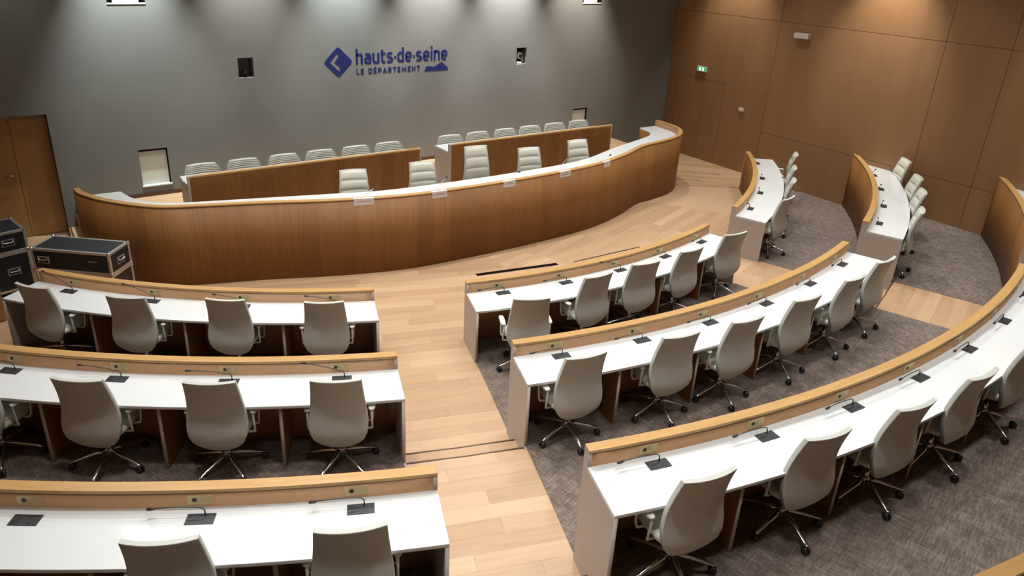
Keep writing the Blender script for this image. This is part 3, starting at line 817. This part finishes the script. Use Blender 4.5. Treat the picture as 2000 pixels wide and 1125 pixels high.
# ================================================================== MICROPHONES
def make_mic(h=.075, reach=.34, rise=0.0):  # reach 0: only the flush plate
    root = empty('gooseneck_microphone')
    MB().box(-.095, .095, -.05, .05, 0, .006).build('base_plate', 'micblack', root, .001)
    MB().box(-.083, -.035, -.036, .03, .006, .0072).build('speaker_grille', 'blackpl', root); MB().box(.02, .05, -.035, -.015, .006, .0075).build('button', 'blackpl', root)
    if not reach:
        MB().tube([(.025, .032, .006), (.025, .032, .010)], .008, 10).build('stem_socket', 'blackpl', root); return root
    x0, y0 = .025, .032; P = [(x0, y0, .004), (x0, y0, h * .6)]
    for q in range(1, 6):
        a = q / 5 * pi / 2; P.append((x0 - .04 * (1 - cos(a)), y0, h * .6 + .04 * sin(a)))
    z = P[-1][2]; xe = x0 - reach
    for q in range(1, 6): u = q / 5; P.append((x0 - .04 + (xe + .04 - x0) * u, y0, z + rise * u + .008 * sin(u * pi)))
    MB().tube(P, [.006, .0048] + [.0042] * (len(P) - 2), 7).build('gooseneck', 'micblack', root)
    d = Vector(P[-1]) - Vector(P[-2]); d.normalize(); e = Vector(P[-1])
    MB().tube([e - d * .004, e, e + d * .012, e + d * .042, e + d * .05], [.005, .010, .012, .012, .007], 10).build('microphone_head', 'blackpl', root)
    return root
mp = {}
def place_mic(x, y, z, rz, label, group, h=.075, reach=.34, rise=0.0):
    key = (h, reach, rise)
    if key not in mp: mp[key] = make_mic(*key); o = mp[key]
    else: o = copy_tree(mp[key])
    o.location = (x, y, z); o.rotation_euler = (0, 0, rz); tag(o, label, 'microphone', group)
MV = {(0, 'left', 0): (.06, .36, .13), (0, 'left', 1): (.06, .36, .11), (0, 'left', 2): (.06, .34, .06), (0, 'left', 3): (.06, .34, .06),
      (1, 'left', 3): (.06, .36, .10), (1, 'left', 2): (.06, .38, .03), (1, 'left', 1): (.06, .36, .04), (0, 'centre', 2): (.07, .36, .10)}
for (k, bn), ss in SEATS.items():
    for i, t in enumerate(ss):
        h, rc, ri = MV.get((k, bn, i), (.06, .33, 0.0))
        if bn == 'right': h, rc, ri = [(.08, .17, .05), (.08, .12, .04), (.07, .10, .03), (.08, .14, .06)][i]
        if k == 0 and bn == 'centre' and i >= 3: rc = .24
        if (k, bn, i) == (2, 'left', 0): rc = 0
        x, y = polar(t, RR[k] + .21)
        place_mic(x, y, k * ST + .742, R_(t), 'black %s, %s, %s row, %s block' % ('gooseneck microphone' if rc else 'microphone base plate without its stem', seat_txt(bn, i, len(ss)), rows_n[k], bn), 'gooseneck microphones on the curved desks', h, rc, ri)
BM = [((4.36, 10.18), (4.61, 10.2, 1.36)), ((5.56, 9.98), (5.9, 10.17, 1.36)), ((6.93, 9.97), (7.3, 10.05, 1.31)), ((8.12, 9.98), (8.55, 10.24, 1.37)), ((9.33, 10.14), (9.58, 10.2, 1.31))]
for i, ((x, y), tip) in enumerate(BM):
    o = tag(empty('gooseneck_microphone', (x, y, 1.14)), 'thin gooseneck microphone by the %s name card of the big desk' % ['first', 'second', 'middle', 'fourth', 'rightmost'][i], 'microphone', 'microphones on the big curved desk')
    MB().tube([(0, 0, 0), (0, 0, .025)], .03, 14).build('base_plate', 'micblack', o)
    e = Vector(tip) - Vector((x, y, 1.14)); P = [(0, 0, .02), (0, 0, .06)] + [tuple(Vector((0, 0, .06)).lerp(e, u) + Vector((0, 0, .02 * sin(u * pi)))) for u in (.25, .5, .75, 1)]
    MB().tube(P, .0045, 7).build('gooseneck', 'alu', o)
    d = (Vector(P[-1]) - Vector(P[-2])).normalized(); MB().tube([e, e + d * .01, e + d * .05, e + d * .058], [.008, .014, .014, .008], 10).build('microphone_head', 'micblack', o)

# ================================================================== FLIGHT CASES
def flight_case(loc, rz, lx, ly, z0, z1, label, lid, handles, wheels=False):
    """corner at loc, extends +x by lx and +y by ly"""
    o = tag(empty('flight_case', (*loc, z0), rz), label, 'flight case'); H = z1 - z0; zb = .10 if wheels else 0
    MB().box(.006, lx - .006, .006, ly - .006, zb + .004, H - .006).build('body', 'caseblack', o)
    MB().box(.03, lx - .03, .03, ly - .03, H - .006, H - .003).build('lid_panel', 'casetop', o)
    e = MB(); w_ = .034
    for z in (zb, H - w_):
        e.box(0, lx, 0, w_, z, z + w_); e.box(0, lx, ly - w_, ly, z, z + w_); e.box(0, w_, 0, ly, z, z + w_); e.box(lx - w_, lx, 0, ly, z, z + w_)
    for x in (0, lx - w_):
        for y in (0, ly - w_): e.box(x, x + w_, y, y + w_, zb, H)
    e.build('edge_trim', 'alu', o, .003)
    for x in (0.012, lx - .012):
        for y in (0.012, ly - .012):
            for z in (zb + .012, H - .012):
                b = MB(); rows = [[(x + .027 * cos(q * pi / 5) * sin(p * pi / 6), y + .027 * sin(q * pi / 5) * sin(p * pi / 6), z + .027 * cos(p * pi / 6)) for q in range(11)] for p in range(7)]
                b.grid(rows[::-1]); b.build('ball_corner', 'chrome', o)
    for (face, c, z) in handles:
        if face == 'y': T = Matrix.Translation((c, 0, z))
        else: T = Matrix.Translation((lx, c, z)) @ Matrix.Rotation(pi / 2, 4, 'Z')
        b = MB(); b.box(-.08, .08, -.004, .004, -.05, .05, T); hd = b.build('handle', 'alu', o)
        b = MB(); b.box(-.067, .067, -.0065, .004, -.038, .038, T); b.build('dish', 'caseblack', hd)
        b = MB(); b.tube([T @ Vector(p) for p in ((-.055, -.004, .02), (-.055, -.02, .015), (-.05, -.024, .005), (.05, -.024, .005), (.055, -.02, .015), (.055, -.004, .02))], .007, 8); b.build('grip', 'alu', hd)
    if wheels:
        for x in (.12, lx - .12):
            for y in (.1, ly - .1):
                b = MB(); b.tube([(x, y - .018, .045), (x, y + .018, .045)], .045, 16); b.box(x - .03, x + .03, y - .025, y + .025, .085, .104); b.build('caster', 'blackpl', o)
    if lid:
        rnd = random.Random(4); t = MB(); x = lx * .72
        while x < lx * .72 + .12: d = rnd.uniform(.008, .016); t.box(x, x + d, .0045, .0062, H * .55, H * .55 + .014); x += d + .005
        t.build('stencil_mark', 'alu', o)
ANG = math.atan2(10.19 - 10.90, .77 + .09)
flight_case((-.09, 10.90), ANG, 1.115, .475, .68, 1.0, 'black flight case with dark lid on top, next to the curved desk end', True, [('y', .17, .16), ('x', .24, .15)])
flight_case((-.09, 10.90), ANG, 1.115, .475, 0, .679, 'black flight case on casters carrying the long dark lidded case', False, [('y', .3, .45), ('x', .24, .42)], True)
A2 = R_(14)
cx2, cy2 = -.10 - .74 * cos(A2), 11.72 - .74 * sin(A2)
flight_case((cx2 , cy2), A2, .74, .60, .68, 1.0, 'black flight case topping the stack nearest the left wall', False, [('y', .50, .16)])
flight_case((cx2, cy2), A2, .74, .60, 0, .679, 'black flight case on casters at the bottom of the far left stack', False, [('y', .50, .40)], True)

# ================================================================== WALL LOGO
lg = tag(empty('wall_logo', (5.33, WB, 2.44)), 'navy blue hauts de seine lettering and diamond emblem on the grey wall', 'logo')
def flat_shape(name, loops, par, mname='navy', d=.004):
    cu = bpy.data.curves.new(name, 'CURVE'); cu.dimensions = '2D'; cu.fill_mode = 'BOTH'; cu.extrude = d / 2
    for P in loops:
        sp = cu.splines.new('POLY'); sp.points.add(len(P) - 1); sp.use_cyclic_u = True
        for i, p in enumerate(P): sp.points[i].co = (p[0], p[1], 0, 1)
    return finish(name, cu, par, mname, d)
def finish(name, cu, par, mname, d, box=None):
    t = bpy.data.objects.new('tmp', cu); COL.objects.link(t); bpy.context.view_layer.update()
    me = bpy.data.meshes.new_from_object(t.evaluated_get(bpy.context.evaluated_depsgraph_get())); bpy.data.objects.remove(t)
    if box:
        xs_ = [v.co.x for v in me.vertices]; ys_ = [v.co.y for v in me.vertices]; a, b, c, e = min(xs_), max(xs_), min(ys_), max(ys_)
        for v in me.vertices:
            v.co.x = box[0] + (v.co.x - a) / (b - a) * (box[1] - box[0]); v.co.y = box[2] + (v.co.y - c) / (e - c) * (box[3] - box[2])
    for v in me.vertices: x, y, z = v.co; v.co = (x - 5.33, -z - d / 2 - .001, y - 2.44)
    me.name = name; me.materials.clear(); me.materials.append(M[mname]); o = bpy.data.objects.new(name, me); COL.objects.link(o); o.parent = par; return o
def rounded(P, r, n=5):
    out = []
    for i, p in enumerate(P):
        a = Vector(P[i - 1]) - Vector(p); b = Vector(P[(i + 1) % len(P)]) - Vector(p); a.normalize(); b.normalize(); p = Vector(p)
        for q in range(n + 1):
            u = q / n; out.append(tuple((p + a * r) * (1 - u) ** 2 + p * 2 * u * (1 - u) + (p + b * r) * u ** 2))
    return out
cxl, czl, hd_ = 5.615, 2.73, .305
dia = rounded([(cxl, czl + hd_), (cxl - hd_, czl), (cxl, czl - hd_), (cxl + hd_, czl)], .06)
pc = lambda x, y: (cxl + (x - 290) * .00154, czl - (y - 295) * .00142)
chev = rounded([pc(270, 180), pc(303, 203), pc(240, 297), pc(308, 370), pc(306, 432), pc(175, 298)], .012, 3)
flat_shape('emblem', [dia, chev], lg)
hills = rounded([pc(1490, 420)[:1] + (2.452,), (7.565, 2.548), (7.64, 2.553), (7.80, 2.535), (7.965, 2.635), (8.105, 2.50), (8.095, 2.452)], .012, 3)
hills = rounded([(7.535, 2.452), (7.575, 2.555), (7.66, 2.553), (7.775, 2.538), (7.955, 2.632), (8.115, 2.500), (8.105, 2.452)], .012, 3)
flat_shape('hill_mark', [hills], lg)
GL = {'h': (.72, [[(.1, 0), (.1, 1.45)], [(.1, .78), (.24, .9), (.5, .9), (.62, .76), (.62, 0)]]),
      'a': (.72, [[(.12, .9), (.48, .9), (.62, .76), (.62, 0)], [(.62, .1), (.25, .1), (.1, .22), (.1, .42), (.25, .54), (.62, .54)]]),
      'u': (.72, [[(.1, 1), (.1, .25), (.24, .1), (.62, .1)], [(.62, 0), (.62, 1)]]),
      't': (.52, [[(.16, 1.28), (.16, .25), (.3, .1), (.5, .1)], [(.0, .9), (.5, .9)]]),
      's': (.64, [[(.58, .9), (.22, .9), (.1, .8), (.1, .64), (.2, .54), (.46, .46), (.56, .36), (.56, .2), (.44, .1), (.04, .1)]]),
      'd': (.72, [[(.62, 1.45), (.62, 0)], [(.62, .9), (.25, .9), (.1, .75), (.1, .25), (.25, .1), (.62, .1)]]),
      'e': (.72, [[(.1, .48), (.62, .48), (.62, .75), (.48, .9), (.25, .9), (.1, .75), (.1, .25), (.25, .1), (.58, .1)]]),
      'i': (.2, [[(.1, 0), (.1, 1)], [(.1, 1.22), (.1, 1.45)]]), 'n': (.72, [[(.1, 0), (.1, 1)], [(.1, .78), (.24, .9), (.5, .9), (.62, .76), (.62, 0)]]),
      '.': (.2, [[(.0, .5), (.2, .5)]])}
def ribbon(mb, P, wd, d):
    P = [Vector((p[0], 0, p[1])) for p in P]; Lf, Rt = [], []
    for i, p in enumerate(P):
        a = (P[i] - P[i - 1]).normalized() if i else (P[1] - P[0]).normalized(); b = (P[i + 1] - P[i]).normalized() if i < len(P) - 1 else a
        t = (a + b).normalized(); nn = Vector((-t.z, 0, t.x)); sc = wd / 2 / max(.5, nn.dot(Vector((-a.z, 0, a.x)))); Lf.append(p + nn * sc); Rt.append(p - nn * sc)
    n = len(mb.v); k = len(P); o = Vector((0, -d, 0)); bk = Vector((0, -.0005, 0))
    mb.v += [tuple(q + o) for q in Lf] + [tuple(q + o) for q in Rt] + [tuple(q + bk) for q in Lf] + [tuple(q + bk) for q in Rt]
    for i in range(k - 1):
        mb.face([n + k + i, n + k + i + 1, n + i + 1, n + i]); mb.face([n + i, n + i + 1, n + 2 * k + i + 1, n + 2 * k + i]); mb.face([n + 3 * k + i, n + 3 * k + i + 1, n + k + i + 1, n + k + i])
    mb.face([n, n + 2 * k, n + 3 * k, n + k]); e = k - 1; mb.face([n + k + e, n + 3 * k + e, n + 2 * k + e, n + e])
txt = 'hauts.de.seine'; tot = sum(GL[c][0] + .155 for c in txt) - .155; sx = (8.09 - 5.985) / tot; sz = .207; x = 5.985 - 5.33
for c in txt:
    mb = MB()
    for P in GL[c][1]: ribbon(mb, [(x + p[0] * sx, 2.672 - 2.44 + p[1] * sz) for p in P], .225 * (sx + sz) / 2, .005 + .0004 * (len(P) % 3))
    mb.build('letter', 'navy', lg, recalc=True); x += (GL[c][0] + .155) * sx
CG = {'L': (.5, [[(.09, 1), (.09, .09), (.5, .09)]]), 'E': (.52, [[(.52, .91), (.09, .91), (.09, .09), (.52, .09)], [(.09, .5), (.46, .5)]]),
      'D': (.64, [[(.09, .09), (.09, .91), (.38, .91), (.55, .75), (.55, .25), (.38, .09), (.09, .09)]]),
      'P': (.6, [[(.09, 0), (.09, .91), (.42, .91), (.52, .8), (.52, .52), (.42, .4), (.09, .4)]]),
      'R': (.62, [[(.09, 0), (.09, .91), (.42, .91), (.52, .8), (.52, .54), (.42, .44), (.09, .44)], [(.34, .42), (.54, 0)]]),
      'A': (.68, [[(.07, 0), (.34, .95), (.61, 0)], [(.16, .27), (.52, .27)]]), 'T': (.58, [[(0, .91), (.58, .91)], [(.29, .91), (.29, 0)]]),
      'M': (.84, [[(.09, 0), (.12, .92), (.42, .3), (.72, .92), (.75, 0)]]), 'N': (.66, [[(.09, 0), (.09, .92), (.57, .08), (.57, 1)]]), ' ': (.3, []),
      'e': (.52, [[(.52, .91), (.09, .91), (.09, .09), (.52, .09)], [(.09, .5), (.46, .5)], [(.22, 1.1), (.38, 1.3)]])}
txt = 'LE DePARTEMENT'; tot = sum(CG[c][0] + .26 for c in txt) - .26; sx = (7.43 - 5.99) / tot; sz = .105; x = 5.99 - 5.33
for c in txt:
    mb = MB()
    for P in CG[c][1]: ribbon(mb, [(x + p[0] * sx, 2.472 - 2.44 + p[1] * sz) for p in P], .19 * (sx + sz) / 2, .005 + .0004 * (len(P) % 3))
    if mb.v: mb.build('tagline_letter', 'navy', lg, recalc=True)
    x += (CG[c][0] + .26) * sx

# ================================================================== FITTINGS ON THE RIGHT WALL
ex = tag(empty('exit_sign', (WR, 12.84, 2.23)), 'small lit green exit sign over the door in the wood wall', 'exit sign')
MB().box(-.05, -.002, -.15, .15, .0, .125).build('housing', 'armwhite', ex, .004)
MB().box(-.052, -.049, -.14, .14, .01, .115).build('green_face', 'exitgreen', ex)
for y in (-.055, .045):
    b = MB(); P = [(-.03, .02), (-.012, .05), (-.03, .08), (-.008, .10), (.02, .10), (.035, .08), (.012, .05), (.03, .02)]
    n = len(P); b.v = [(-.0545, y + p[0], p[1]) for p in P] + [(-.052, y + p[0], p[1]) for p in P]
    b.face(list(range(n))); b.face([n + i for i in range(n)][::-1])
    for i in range(n): j = (i + 1) % n; b.face([i, j, n + j, n + i])
    b.build('pictogram', 'exitwhite', ex, recalc=True)
sp = tag(empty('wall_speaker', (WR, 10.13, 3.36)), 'small white box mounted high on the wood wall', 'speaker')
MB().box(-.13, -.002, -.18, .18, 0, .115).build('housing', 'armwhite', sp, .012)
b = MB()
for q in range(5): b.box(-.132, -.129, -.15, .15, .02 + q * .018, .028 + q * .018)
b.build('grille', 'blind', sp)
sw = tag(empty('call_point', (WR, 11.45, 1.48)), 'small white square wall switch right of the wooden door', 'wall switch')
MB().box(-.035, -.002, -.075, .075, 0, .085).build('housing', 'armwhite', sw, .006)
MB().box(-.039, -.034, -.045, .045, .015, .07).build('push_plate', 'paper', sw, .002)
